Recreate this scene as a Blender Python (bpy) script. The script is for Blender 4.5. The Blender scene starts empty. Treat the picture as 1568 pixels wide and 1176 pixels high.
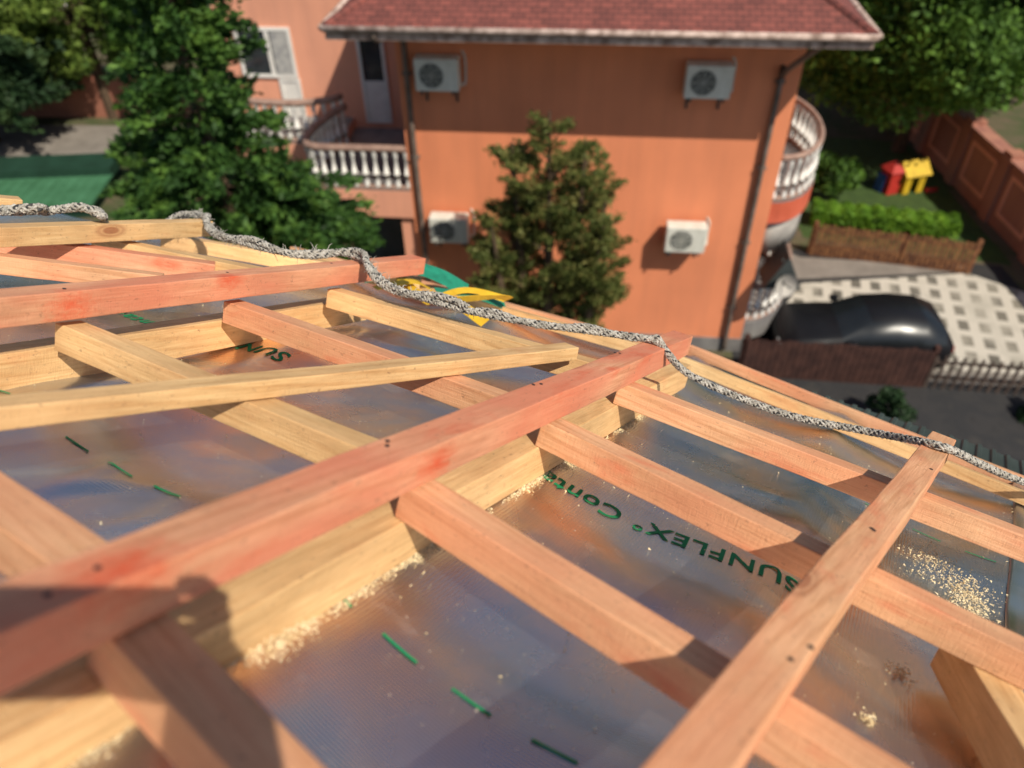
import bpy, bmesh, math, random
import numpy as np
from mathutils import Vector, Matrix, noise
random.seed(7); rng=np.random.default_rng(7)
sc=bpy.context.scene
sc.view_settings.view_transform='Standard'; sc.view_settings.look='None'; sc.view_settings.exposure=0
col=sc.collection

# ------------------------------------------------------------------ helpers
def link(o,parent=None):
    col.objects.link(o)
    if parent is not None: o.parent=parent
    return o
def empty(name,loc=(0,0,0),rz=0):
    o=bpy.data.objects.new(name,None); o.location=loc; o.rotation_euler=(0,0,rz); return link(o)
def mesh(name,verts,faces,mats,parent=None,mi=None,smooth=False,mat_world=None):
    me=bpy.data.meshes.new(name)
    me.from_pydata([tuple(map(float,v)) for v in verts],[],faces)
    for m in (mats if isinstance(mats,(list,tuple)) else [mats]): me.materials.append(m)
    if mi is not None: me.polygons.foreach_set('material_index',mi)
    if smooth: me.polygons.foreach_set('use_smooth',[True]*len(me.polygons))
    me.update()
    o=bpy.data.objects.new(name,me)
    if mat_world is not None: o.matrix_world=mat_world
    return link(o,parent)
class B:
    """collects several shapes into one mesh"""
    def __init__(s): s.v=[];s.f=[];s.m=[]
    def add(s,v,f,m=0):
        k=len(s.v); s.v+=[tuple(p) for p in v]; s.f+=[tuple(i+k for i in q) for q in f]; s.m+=[m]*len(f)
    def box(s,x0,x1,y0,y1,z0,z1,m=0):
        v=[(x0,y0,z0),(x1,y0,z0),(x1,y1,z0),(x0,y1,z0),(x0,y0,z1),(x1,y0,z1),(x1,y1,z1),(x0,y1,z1)]
        s.add(v,[(0,3,2,1),(4,5,6,7),(0,1,5,4),(1,2,6,5),(2,3,7,6),(3,0,4,7)],m)
    def tube(s,pts,rad,n=8,m=0,cap=True):
        v,f=tube(pts,rad,n,cap); s.add(v,f,m)
    def lathe(s,cx,cy,prof,n=10,m=0):
        v=[];f=[]
        for r,z in prof:
            for i in range(n):
                t=2*math.pi*i/n; v.append((cx+r*math.cos(t),cy+r*math.sin(t),z))
        for j in range(len(prof)-1):
            for i in range(n):
                f.append((j*n+i,j*n+(i+1)%n,(j+1)*n+(i+1)%n,(j+1)*n+i))
        s.add(v,f,m)
    def make(s,name,mats,parent=None,smooth=False,bevel=0,mat_world=None):
        o=mesh(name,s.v,s.f,mats,parent,s.m,smooth,mat_world)
        if bevel:
            b=o.modifiers.new('bev','BEVEL'); b.width=bevel; b.segments=2; b.limit_method='ANGLE'
        return o
def tube(pts,rad,n=8,cap=True):
    P=[Vector(p) for p in pts]; N=len(P)
    if not hasattr(rad,'__len__'): rad=[rad]*N
    v=[];f=[]; up=Vector((0,0,1)); prev=None
    for i in range(N):
        t=(P[min(i+1,N-1)]-P[max(i-1,0)]).normalized()
        if prev is None:
            a=t.cross(up)
            if a.length<.1: a=t.cross(Vector((1,0,0)))
        else: a=prev-t*prev.dot(t)
        a.normalize(); prev=a; b=t.cross(a)
        for k in range(n):
            q=2*math.pi*k/n; v.append(P[i]+a*math.cos(q)*rad[i]+b*math.sin(q)*rad[i])
    for i in range(N-1):
        for k in range(n): f.append((i*n+k,i*n+(k+1)%n,(i+1)*n+(k+1)%n,(i+1)*n+k))
    if cap: f.append(tuple(range(n-1,-1,-1))); f.append(tuple((N-1)*n+k for k in range(n)))
    return v,f
def spline(pts,per=.01):
    P=[Vector(p) for p in pts]; P=[P[0]*2-P[1]]+P+[P[-1]*2-P[-2]]; out=[]
    for i in range(1,len(P)-2):
        L=(P[i+1]-P[i]).length; n=max(2,int(L/per))
        for k in range(n):
            t=k/n
            out.append(.5*((2*P[i])+(P[i+1]-P[i-1])*t+(2*P[i-1]-5*P[i]+4*P[i+1]-P[i+2])*t*t+(3*P[i]-P[i-1]-3*P[i+1]+P[i+2])*t**3))
    out.append(P[-2]); return out

# ------------------------------------------------------------------ materials
def newmat(name):
    m=bpy.data.materials.new(name); m.use_nodes=True; nt=m.node_tree
    return m,nt,nt.nodes['Principled BSDF']
def N(nt,t,**k):
    n=nt.nodes.new(t)
    for a,b in k.items(): setattr(n,a,b)
    return n
def ramp(nt,src,stops,interp='LINEAR'):
    r=nt.nodes.new('ShaderNodeValToRGB'); r.color_ramp.interpolation=interp
    while len(r.color_ramp.elements)<len(stops): r.color_ramp.elements.new(.5)
    for e,(p,c) in zip(r.color_ramp.elements,stops):
        e.position=p; e.color=(*c,1) if len(c)==3 else c
    nt.links.new(src,r.inputs[0]); return r
def mix(nt,fac,a,b,mode='MIX'):
    n=nt.nodes.new('ShaderNodeMix'); n.data_type='RGBA'; n.blend_type=mode
    for s,x in ((0,fac),(6,a),(7,b)):
        if isinstance(x,bpy.types.NodeSocket): nt.links.new(x,n.inputs[s])
        elif s==0: n.inputs[0].default_value=x
        else: n.inputs[s].default_value=(*x,1)
    return n.outputs[2]
def simple(name,c1,c2=None,rough=.8,scale=3,metal=0,bump=0,bscale=None,spec=.3,obj=True,detail=6):
    m,nt,p=newmat(name)
    tc=N(nt,'ShaderNodeTexCoord'); no=N(nt,'ShaderNodeTexNoise'); no.inputs['Scale'].default_value=scale; no.inputs['Detail'].default_value=detail
    nt.links.new(tc.outputs['Object'],no.inputs['Vector'])
    c2=c2 or tuple(x*.75 for x in c1)
    r=ramp(nt,no.outputs['Fac'],[(.35,c2),(.65,c1)])
    nt.links.new(r.outputs[0],p.inputs['Base Color'])
    p.inputs['Roughness'].default_value=rough; p.inputs['Metallic'].default_value=metal
    p.inputs['Specular IOR Level'].default_value=spec
    if bump:
        n2=N(nt,'ShaderNodeTexNoise'); n2.inputs['Scale'].default_value=bscale or scale*10; n2.inputs['Detail'].default_value=4
        nt.links.new(tc.outputs['Object'],n2.inputs['Vector'])
        b=N(nt,'ShaderNodeBump'); b.inputs['Strength'].default_value=bump; b.inputs['Distance'].default_value=.01
        nt.links.new(n2.outputs['Fac'],b.inputs['Height']); nt.links.new(b.outputs[0],p.inputs['Normal'])
    return m
def wood(name,light,dark,red,redamt,spots=()):
    m,nt,p=newmat(name); L=nt.links
    tc=N(nt,'ShaderNodeTexCoord'); oi=N(nt,'ShaderNodeObjectInfo')
    mul=N(nt,'ShaderNodeMath',operation='MULTIPLY'); mul.inputs[1].default_value=37.; L.new(oi.outputs['Random'],mul.inputs[0])
    add=N(nt,'ShaderNodeVectorMath',operation='ADD'); L.new(tc.outputs['Object'],add.inputs[0])
    cmb=N(nt,'ShaderNodeCombineXYZ'); L.new(mul.outputs[0],cmb.inputs[0]); L.new(mul.outputs[0],cmb.inputs[1]); L.new(cmb.outputs[0],add.inputs[1])
    def mp(s):
        q=N(nt,'ShaderNodeMapping'); q.inputs['Scale'].default_value=s; L.new(add.outputs[0],q.inputs['Vector']); return q.outputs[0]
    def noi(s,sc,d=5,dist=0,rg=.5):
        q=N(nt,'ShaderNodeTexNoise'); q.inputs['Scale'].default_value=sc; q.inputs['Detail'].default_value=d; q.inputs['Distortion'].default_value=dist; q.inputs['Roughness'].default_value=rg
        L.new(mp(s),q.inputs['Vector']); return q.outputs['Fac']
    g=noi((6,190,190),2,6,0,.7); c=ramp(nt,g,[(.3,dark),(.65,light)]).outputs[0]
    w=N(nt,'ShaderNodeTexWave'); w.bands_direction='DIAGONAL'; w.inputs['Scale'].default_value=34; w.inputs['Distortion'].default_value=7; w.inputs['Detail'].default_value=4; w.inputs['Detail Scale'].default_value=.8
    L.new(mp((.07,1,1)),w.inputs['Vector'])
    rings=ramp(nt,w.outputs['Fac'],[(.0,(.78,.66,.55)),(.35,(1,1,1))]).outputs[0]
    wm=noi((2.5,6,6),2,2); wmr=ramp(nt,wm,[(.40,(.12,.12,.12)),(.62,(.65,.65,.65))]).outputs[0]
    c=mix(nt,wmr,c,rings,'MULTIPLY')
    c=mix(nt,1.0,c,ramp(nt,noi((3,9,9),2,6,0,.6),[(.3,(.72,.69,.66)),(.7,(1.14,1.14,1.14))]).outputs[0],'MULTIPLY')
    rm=ramp(nt,noi((2.6,7,7),1.5,6,.5),[(.50-.22*redamt,(0,0,0)),(.74-.2*redamt,(redamt,)*3)]).outputs[0]
    c=mix(nt,rm,c,red)
    rs=ramp(nt,noi((4.5,12,12),1.6,6,.3,.6),[(.60-.05*redamt,(0,0,0)),(.78-.05*redamt,(min(.8,redamt),)*3)]).outputs[0]
    c=mix(nt,rs,c,(.64,.11,.045))
    v=N(nt,'ShaderNodeTexVoronoi'); v.inputs['Scale'].default_value=1.0; L.new(mp((3.2,9,9)),v.inputs['Vector'])
    k=ramp(nt,v.outputs['Distance'],[(.06,(.75,.75,.75)),(.085,(.25,.25,.25)),(.11,(.5,.5,.5)),(.16,(0,0,0))]).outputs[0]
    c=mix(nt,k,c,(.28,.08,.035))
    gr=noi((45,70,70),2,6,0,.75); gm=ramp(nt,gr,[(.33,(.55,.55,.55)),(.41,(0,0,0))]).outputs[0]
    c=mix(nt,gm,c,(.20,.10,.06))
    for (sx,sy,sz,r) in spots:   # resin stains of this board
        q=N(nt,'ShaderNodeMapping'); q.inputs['Location'].default_value=(-sx*.55,-sy,-sz); q.inputs['Scale'].default_value=(.55,1,1); L.new(tc.outputs['Object'],q.inputs['Vector'])
        ln=N(nt,'ShaderNodeVectorMath',operation='LENGTH'); L.new(q.outputs[0],ln.inputs[0])
        ad=N(nt,'ShaderNodeMath',operation='MULTIPLY_ADD'); L.new(noi((30,70,70),1.5,7,1.,.7),ad.inputs[0]); ad.inputs[1].default_value=r*2.4; L.new(ln.outputs['Value'],ad.inputs[2])
        f_=ramp(nt,ad.outputs[0],[(r*1.2,(.80,.80,.80)),(r*2.4,(0,0,0))]).outputs[0]
        c=mix(nt,f_,c,(.66,.085,.03))
    L.new(c,p.inputs['Base Color']); p.inputs['Roughness'].default_value=.6; p.inputs['Specular IOR Level'].default_value=.3
    bn=N(nt,'ShaderNodeBump'); bn.inputs['Strength'].default_value=.8; bn.inputs['Distance'].default_value=.0012
    saw=noi((140,22,22),3,4,0,.6); s2=N(nt,'ShaderNodeMath',operation='ADD'); L.new(saw,s2.inputs[0]); L.new(g,s2.inputs[1])
    L.new(s2.outputs[0],bn.inputs['Height']); L.new(bn.outputs[0],p.inputs['Normal'])
    return m
RD=((.80,.42,.25),(.62,.28,.15),(.68,.21,.12),.75)
W_red=wood('wood_red_stained',*RD)
W_redC=wood('wood_red_stained_marked',*RD,spots=[(.085,-.024,0,.020),(-.30,-.01,.02,.026),(.62,-.02,.02,.012)])
W_redA=wood('wood_red_stained_marked_2',*RD,spots=[(.10,-.02,.02,.022),(-.22,-.02,0,.022)])
W_mid=wood('wood_orange',(.82,.48,.27),(.64,.33,.17),(.70,.27,.145),.55)
W_yel=wood('wood_yellow',(.82,.56,.28),(.65,.39,.17),(.72,.38,.18),.25)
M_end=simple('wood_end_grain',(.80,.54,.30),(.60,.36,.18),rough=.8,scale=120)
M_nail=simple('nail_steel',(.05,.05,.055),rough=.5,metal=.6)

# ------------------------------------------------------------------ camera frame
th=math.radians(41.5); ro=math.radians(1.2)
CAM=Vector((0,0,11.0))
F=Vector((0,math.cos(th),-math.sin(th))); U0=Vector((0,math.sin(th),math.cos(th))); R0=Vector((1,0,0))
R=R0*math.cos(ro)-U0*math.sin(ro); U=U0*math.cos(ro)+R0*math.sin(ro)

# ------------------------------------------------------------------ roof frames
def frame(phi,s):
    p,s=math.radians(phi),math.radians(s)
    return (Vector((math.cos(p),-math.sin(p),0)),Vector((math.sin(p)*math.cos(s),math.cos(p)*math.cos(s),-math.sin(s))),
            Vector((math.sin(p)*math.sin(s),math.cos(p)*math.sin(s),math.cos(s))))
FRM={'R':frame(37,27),'L':frame(26,27),'H':frame(31.5,26.9)}
HT={'R':.5,'L':.4613,'H':.481}
def W3(k,a,b,lev=0):
    A,Bv,n=FRM[k]; return CAM+A*a+Bv*b+n*(lev-HT[k])
Hp=CAM+Vector((-.14,.624,-.772))
hd=FRM['L'][2].cross(FRM['R'][2]).normalized()
if hd.z>0: hd=-hd
bH=(Hp-CAM).dot(FRM['H'][1])
nR,nL=FRM['R'][2],FRM['L'][2]
def bmax(side,u): return 2.2 if side=='R' or u<1.35 else 2.2-.36*(u-1.35)
def sag(side,u,b):
    sp=.43 if side=='R' else .60
    f=(u%sp)/sp; s=-(.026 if side=='R' else .030)*math.sin(math.pi*f)
    p=Vector((u*3.0+(0 if side=='R' else 40),b*3.4,0)); s+=.018*(noise.noise(p))
    g=(b-.3)/.35; s-=.005*math.sin(math.pi*(g%1.0))
    q=Vector((u*5+b*7,b*3-u*6,5.)) ; r=abs(noise.noise(q)); s+=.006*(1-min(1,r*4))*max(0,noise.noise(p*1.7)+.2)
    s+=.0010*noise.noise(Vector((u*18,b*18,3.)))
    return s*min(1,u/.06+.15)
def memb(side,u,b,off=0):
    base=Hp+hd*(b-bH)
    if side=='R': return base+FRM['R'][0]*u+nR*(sag('R',u,b)+off)
    return base-FRM['L'][0]*u+nL*(sag('L',u,b)+off)
def on_memb(k,a,b,off=.002):
    P=W3(k,a,b); d=P-Hp; ax=FRM[k][0] if k=='R' else -FRM[k][0]
    h2=hd-ax*hd.dot(ax)
    t=d.dot(h2)/hd.dot(h2); u=(d-hd*t).dot(ax); return memb(k,max(0,u),t+bH,off)

# membrane material: metallised woven underlay
m,nt,p=newmat('foil_membrane'); L=nt.links
tc=N(nt,'ShaderNodeTexCoord'); uv=tc.outputs['UV']
def wave(direction,scale):
    w=N(nt,'ShaderNodeTexWave'); w.bands_direction=direction; w.inputs['Scale'].default_value=scale; w.inputs['Distortion'].default_value=.8; w.inputs['Detail'].default_value=1
    L.new(uv,w.inputs['Vector']); return w.outputs['Fac']
wx=wave('X',62); wy=wave('Y',80)
ad=N(nt,'ShaderNodeMath',operation='MULTIPLY_ADD'); L.new(wx,ad.inputs[0]); ad.inputs[1].default_value=.4; L.new(wy,ad.inputs[2])
n1=N(nt,'ShaderNodeTexNoise'); n1.inputs['Scale'].default_value=16; n1.inputs['Detail'].default_value=6; L.new(uv,n1.inputs['Vector'])
ad2=N(nt,'ShaderNodeMath',operation='MULTIPLY_ADD'); L.new(n1.outputs['Fac'],ad2.inputs[0]); ad2.inputs[1].default_value=3.0; L.new(ad.outputs[0],ad2.inputs[2])
bm=N(nt,'ShaderNodeBump'); bm.inputs['Strength'].default_value=.32; bm.inputs['Distance'].default_value=.0008
L.new(ad2.outputs[0],bm.inputs['Height']); L.new(bm.outputs[0],p.inputs['Normal'])
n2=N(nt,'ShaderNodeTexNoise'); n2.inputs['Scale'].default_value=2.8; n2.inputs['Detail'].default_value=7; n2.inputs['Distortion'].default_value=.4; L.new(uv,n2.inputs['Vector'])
cr=ramp(nt,n2.outputs['Fac'],[(.38,(.42,.51,.64)),(.50,(.56,.56,.56)),(.60,(.90,.60,.40))])  # blue and orange noise paints sky and wood reflections into the base colour
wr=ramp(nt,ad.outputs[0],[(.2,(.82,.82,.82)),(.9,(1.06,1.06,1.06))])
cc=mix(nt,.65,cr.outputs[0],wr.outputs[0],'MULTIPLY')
n3=N(nt,'ShaderNodeTexNoise'); n3.inputs['Scale'].default_value=170; n3.inputs['Detail'].default_value=2; L.new(uv,n3.inputs['Vector'])
sp=ramp(nt,n3.outputs['Fac'],[(.72,(0,0,0)),(.76,(1,1,1))])
n5=N(nt,'ShaderNodeTexNoise'); n5.inputs['Scale'].default_value=9; n5.inputs['Detail'].default_value=9; n5.inputs['Roughness'].default_value=.75; L.new(uv,n5.inputs['Vector'])
du=ramp(nt,n5.outputs['Fac'],[(.56,(0,0,0)),(.85,(.45,.45,.45))])
mx=N(nt,'ShaderNodeMath',operation='MAXIMUM'); L.new(sp.outputs[0],mx.inputs[0]); L.new(du.outputs[0],mx.inputs[1])
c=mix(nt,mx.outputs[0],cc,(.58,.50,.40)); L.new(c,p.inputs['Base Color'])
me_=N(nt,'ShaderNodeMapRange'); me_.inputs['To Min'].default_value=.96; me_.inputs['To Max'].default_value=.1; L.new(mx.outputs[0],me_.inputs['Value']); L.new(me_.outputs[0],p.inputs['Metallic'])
n4=N(nt,'ShaderNodeTexNoise'); n4.inputs['Scale'].default_value=6; n4.inputs['Detail'].default_value=6; L.new(uv,n4.inputs['Vector'])
mr=N(nt,'ShaderNodeMapRange'); mr.inputs['To Min'].default_value=.20; mr.inputs['To Max'].default_value=.33; L.new(n4.outputs['Fac'],mr.inputs['Value'])
L.new(mr.outputs[0],p.inputs['Roughness'])
M_foil=m
us=[-3.0+i*.0145 for i in range(int(3.0/.0145))]+[0]+[ (i+1)*.0145 for i in range(int(2.0/.0145))]
bs=[-1.3+j*.0145 for j in range(int(3.5/.0145)+1)]
V=[];UV=[]
for b in bs:
    for u in us:
        sd_='R' if u>=0 else 'L'; b2=-1.3+(b+1.3)*(bmax(sd_,abs(u))+1.3)/3.5
        V.append(memb(sd_,abs(u),b2)); UV.append((u,b2))
nu=len(us); Fc=[(j*nu+i,j*nu+i+1,(j+1)*nu+i+1,(j+1)*nu+i) for j in range(len(bs)-1) for i in range(nu-1)]
roof=empty('roof_membrane')
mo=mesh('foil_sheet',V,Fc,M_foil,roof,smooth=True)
ul=mo.data.uv_layers.new(name='UVMap'); li=np.empty(len(mo.data.loops),dtype=np.int32); mo.data.loops.foreach_get('vertex_index',li)
ul.data.foreach_set('uv',np.array(UV,dtype=np.float32)[li].ravel())
M_ink=simple('green_ink',(.02,.27,.11),(.015,.20,.08),rough=.8,spec=.1)
def stamp(txt,k,a0,b0,a1,b1,size,nm):
    cu=bpy.data.curves.new('tmp','FONT'); cu.body=txt; cu.size=size; cu.offset=size*.014; cu.resolution_u=4; cu.space_character=1.08
    o=bpy.data.objects.new('tmp',cu); link(o); bpy.context.view_layer.update()
    me=bpy.data.meshes.new_from_object(o.evaluated_get(bpy.context.evaluated_depsgraph_get())); bpy.data.objects.remove(o)
    b_=bmesh.new(); b_.from_mesh(me); bmesh.ops.triangulate(b_,faces=b_.faces[:]); bmesh.ops.subdivide_edges(b_,edges=b_.edges[:],cuts=2)
    xs=[v.co.x for v in b_.verts]; wd=max(xs); d=Vector((a1-a0,b1-b0)); ln=d.length; d/=ln; s=ln/wd; pn=Vector((d.y,-d.x))
    if pn.y>0: pn=-pn
    for v in b_.verts:
        q=Vector((a0,b0))+d*v.co.x*s+pn*v.co.y
        v.co=on_memb(k,q.x,q.y,.0012)
    b_.to_mesh(me); b_.free(); me.materials.clear(); me.materials.append(M_ink)
    for pl in me.polygons: pl.material_index=0
    oo=bpy.data.objects.new(nm,me); link(oo,roof)
stamp('SUNFLEX° Conta','R',-.055,1.122,-.465,1.052,.066,'printed_text')
stamp('SUNFLEX° Contact','L',-.93,1.245,-1.42,1.245,.062,'printed_text_2')
bb=B()
def dash(k,a0,b0,a1,b1,w=.0034):
    n=8; v=[];f=[]
    for i in range(n+1):
        t=i/n; a=a0+(a1-a0)*t; b=b0+(b1-b0)*t
        v+= [on_memb(k,a,b-w/2,.0014),on_memb(k,a,b+w/2,.0014)]
    for i in range(n): f.append((2*i,2*i+2,2*i+3,2*i+1))
    bb.add(v,f)
for i in range(9): dash('R',-.457+i*.092,.548+i*.003,-.410+i*.092,.550+i*.003)
for i in range(-6,4): dash('L',-.889+i*.095,.706-i*.013,-.838+i*.095,.700-i*.013)
for i in range(12): dash('R',-.40+i*.092,1.58,-.35+i*.092,1.58)
bb.make('ink_dashes',M_ink,roof)
bb=B(); v=[];f=[]
for i in range(60):
    b=.75+i*.024; a=.215+.012*noise.noise(Vector((b*4,0,9)))+(b-1.2)*.02
    v+=[on_memb('R',a,b,.002),on_memb('R',a+.005,b,.007),on_memb('R',a+.03,b,.002)]
for i in range(59): f+=[(3*i,3*i+1,3*i+4,3*i+3),(3*i+1,3*i+2,3*i+5,3*i+4)]
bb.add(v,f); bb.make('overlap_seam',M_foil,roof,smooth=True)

bb=B(); v=[]
def U2(side,u,b,off): return Hp+hd*(b-bH)+(FRM['R'][0]*u if side=='R' else -FRM['L'][0]*u)+(nR if side=='R' else nL)*off
for off in (-.07,-.095):
    for b in (-1.28,None):
        for (s_,u_) in (('L',2.98),('L',1.35),('R',0),('R',1.98)): v.append(U2(s_,u_,b if b is not None else bmax(s_,u_)-.03,off))
bb.add(v,[(i,i+1,i+5,i+4) for i in range(3)]+[(8+i,12+i,13+i,9+i) for i in range(3)]+[(4+i,5+i,13+i,12+i) for i in range(3)]+[(i,8+i,9+i,1+i) for i in range(3)]+[(0,4,12,8),(3,11,15,7)])
M_deck=simple('deck_boards',(.5,.33,.18),rough=.8,scale=8)
bb.make('roof_deck',M_deck,roof)
fp=[U2('L',2.7,1.3,0),U2('L',1.3,1.75,0),U2('R',0,1.75,0),U2('R',1.8,1.75,0),U2('R',1.8,-1.2,0),U2('L',2.7,-1.2,0)]
v=[(q.x,q.y,0) for q in fp]+[(q.x,q.y,q.z-.11) for q in fp]
M_wallu=simple('unfinished_render',(.62,.58,.52),rough=.9,scale=4,bump=.3)
mesh('unfinished_house_walls',v,[(i,(i+1)%6,(i+1)%6+6,i+6) for i in range(6)],M_wallu)

# ------------------------------------------------------------------ boards
def board(name,k,p0,p1,top,w,t,mat,bow=.003):
    P0=W3(k,p0[0],p0[1],top-t/2); P1=W3(k,p1[0],p1[1],top-t/2)
    x=(P1-P0); Ln=x.length; x.normalize(); n=FRM[k][2]; y=n.cross(x).normalized(); z=x.cross(y)
    ns=max(3,int(Ln/.05)); v=[];f=[]; sd=random.random()*50; mi=[]
    for i in range(ns+1):
        xx=-Ln/2+Ln*i/ns
        dy=bow*noise.noise(Vector((xx*1.5,sd,0)))*2; dz=bow*noise.noise(Vector((xx*1.5,sd,7)))*.3
        sk=(.004*noise.noise(Vector((sd,i*9.,1))) if i in (0,ns) else 0)
        for j,(sy,sz) in enumerate(((-1,-1),(1,-1),(1,1),(-1,1))):
            ww=w/2+.0011*noise.noise(Vector((xx*11,sd,3+j*5))); tt=t/2+.0009*noise.noise(Vector((xx*11,sd,5+j*5)))
            v.append((xx+sk*sy,dy+sy*ww,dz+sz*tt))
    for i in range(ns):
        for q in range(4): f.append((i*4+q,(i+1)*4+q,(i+1)*4+(q+1)%4,i*4+(q+1)%4)); mi.append(0)
    f.append((0,1,2,3)); f.append((ns*4+3,ns*4+2,ns*4+1,ns*4)); mi+=[1,1]
    M=Matrix((( x.x,y.x,z.x,0),(x.y,y.y,z.y,0),(x.z,y.z,z.z,0),(0,0,0,1))); M.translation=(P0+P1)/2
    o=mesh(name,v,f,[mat,M_end],None,mi,False,M)
    b=o.modifiers.new('bev','BEVEL'); b.width=.0018; b.segments=2; b.limit_method='ANGLE'; b.angle_limit=math.radians(50)
    return o
BT='wooden_batten'; CB='wooden_counter_batten'
board(CB,'H',(-.44,-.9),(-.400,1.86),.048,.048,.060,W_yel)
board(CB,'L',(-1.10,.0),(-1.045,1.66),.048,.045,.060,W_yel)
board(CB,'R',(.150,1.075),(.36,.56),.05,.05,.06,W_yel)
board(CB,'R',(.44,1.9),(.42,-.9),.05,.05,.06,W_yel)
board(BT,'R',(-.492,1.333),(1.2,1.62),.0935,.042,.043,W_mid)
board(BT,'R',(-.465,1.001),(1.2,1.035),.0935,.044,.043,W_mid)
board(BT,'R',(-.444,.656),(1.2,.60),.0935,.044,.043,W_mid)
board(BT,'R',(-.425,.299),(1.2,.20),.0935,.046,.043,W_mid)
board(BT,'L',(-1.008,1.470),(-.355,1.468),.0935,.044,.043,W_yel)
board(BT,'L',(-1.023,1.163),(-.392,1.098),.0935,.042,.043,W_mid)
board(BT,'L',(-1.03,.818),(-.435,.763),.0935,.042,.043,W_yel)
board(BT,'L',(-1.05,.49),(-.46,.395),.0935,.05,.043,W_mid)
board(BT,'H',(-.425,-.5),(-.390,1.735),.142,.048,.046,W_redC)
board(BT,'R',(-.060,.12),(.042,1.70),.142,.045,.046,W_mid)
board(BT,'L',(-1.035,.2),(-1.002,1.837),.150,.046,.044,W_redA)
board(BT,'L',(-.85,.18),(-.412,1.432),.122,.036,.026,W_yel)
board(BT,'L',(-1.48,.7),(-1.533,1.628),.142,.042,.040,W_yel)
board(BT,'L',(-1.85,.97),(-1.285,1.397),.0935,.043,.043,W_red)
board(BT,'L',(-1.72,.82),(-1.237,1.20),.092,.036,.036,W_mid)
board(BT,'L',(-1.60,1.345),(-1.15,1.485),.0935,.043,.04,W_yel)
board(BT,'L',(-1.80,1.74),(-1.10,2.055),.05,.045,.04,W_yel)
board(BT,'L',(-1.70,.98),(-1.62,1.17),.175,.05,.035,W_yel)
board('eave_lath','L',(-1.6,2.09),(-.30,2.034),.03,.022,.03,W_yel)
board('eave_lath','R',(-.590,1.960),(.04,1.985),.03,.020,.03,W_yel)
board('eave_lath','R',(.06,1.990),(1.3,1.99),.028,.020,.028,W_yel)
board('eave_lath','R',(-.64,2.175),(1.3,2.175),.018,.022,.03,W_mid)
board('eave_lath','L',(-1.68,2.185),(-.34,2.175),.018,.026,.03,W_mid)
bb=B()
def nail(k,a,b,lev,r=.0027):
    A,Bv,n=FRM[k]; P=W3(k,a,b,lev)
    v=[P+A*math.cos(t)*r+Bv*math.sin(t)*r+n*.0004 for t in [i*math.pi/4 for i in range(8)]]+[P+A*math.cos(t)*r+Bv*math.sin(t)*r-n*.003 for t in [i*math.pi/4 for i in range(8)]]
    bb.add(v,[tuple(range(8))]+[(i,i+8,(i+1)%8+8,(i+1)%8) for i in range(8)])
for b in (.28,.30,.64,.67,1.0,1.03,1.36,1.34,.12):
    nail('H',-.412+random.uniform(-.012,.012),b+random.uniform(-.02,.02),.1425)
for b in (.63,.66,1.0,1.02,1.42,.27): nail('R',-.055+b*.062+random.uniform(-.013,.013),b+random.uniform(-.015,.015),.1425)
for b in (.5,.8,1.14,1.46): nail('L',-1.02+random.uniform(-.01,.01),b,.1505)
bb.make('nails',M_nail)

# ------------------------------------------------------------------ corrugated eave sheet
M_green=simple('green_painted_steel',(.05,.070,.066),(.03,.045,.043),rough=.45,scale=5,spec=.4)
v=[];f=[]; prof=[(0,0),(.016,0),(.020,.006),(.030,.006),(.034,0)]
xs=[]; x=-.62
while x<1.9:
    for q in prof: xs.append((x+q[0],q[1]))
    x+=.040
for (a,h) in xs:
    v.append(W3('R',a,2.12,-.055+h)); v.append(W3('R',a,2.44+.34*min(.8,a+.62),-.062+h))
for i in range(len(xs)-1): f.append((2*i,2*i+2,2*i+3,2*i+1))
o=mesh('corrugated_roof_sheet',v,f,M_green); sm=o.modifiers.new('s','SOLIDIFY'); sm.thickness=.002

# ------------------------------------------------------------------ rope
M_rw=simple('rope_white',(.60,.57,.51),(.30,.28,.24),rough=.95,scale=70,bump=.6,bscale=400)
M_rd=simple('rope_dark_fleck',(.06,.06,.06),(.025,.025,.03),rough=.95,scale=90)
def rope_mesh(bb,pts,r,pitch=.055,phase=0,fuzz=.0):
    P=spline(pts,.004)
    n=len(P); prev=None; fr=[]
    for i in range(n):
        t=(P[min(i+1,n-1)]-P[max(i-1,0)]).normalized()
        a=t.cross(Vector((0,0,1))) if prev is None else prev-t*prev.dot(t)
        a.normalize(); prev=a; fr.append((a,t.cross(a)))
    s=0; S=[0]
    for i in range(1,n): s+=(P[i]-P[i-1]).length; S.append(s)
    bb.tube([q for q in P[::3]],r*.72,6,0)
    for d in (1,-1):
        for k in range(4):
            pp=[]
            for i in range(n):
                an=d*2*math.pi*S[i]/pitch+k*math.pi/2+phase+(.4 if d<0 else 0)+.5*noise.noise(Vector((S[i]*6,k,d)))
                rad=r*(.80+.12*math.sin(8*math.pi*S[i]/pitch+k*math.pi+(0 if d>0 else math.pi)))
                if fuzz: rad*=1+fuzz*noise.noise(P[i]*90+Vector((k,d,0)))
                pp.append(P[i]+fr[i][0]*math.cos(an)*rad+fr[i][1]*math.sin(an)*rad)
            v,f=tube(pp,r*.36,5,True)
            k0=len(bb.v); bb.v+= [tuple(q) for q in v]; bb.f+=[tuple(j+k0 for j in q) for q in f]
            for q in range(len(f)):
                seg=q//5
                dark= (d<0 and k%2==0) and (int(S[min(seg,n-1)]/.011)%3!=0)
                bb.m.append(1 if dark else 0)
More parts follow.
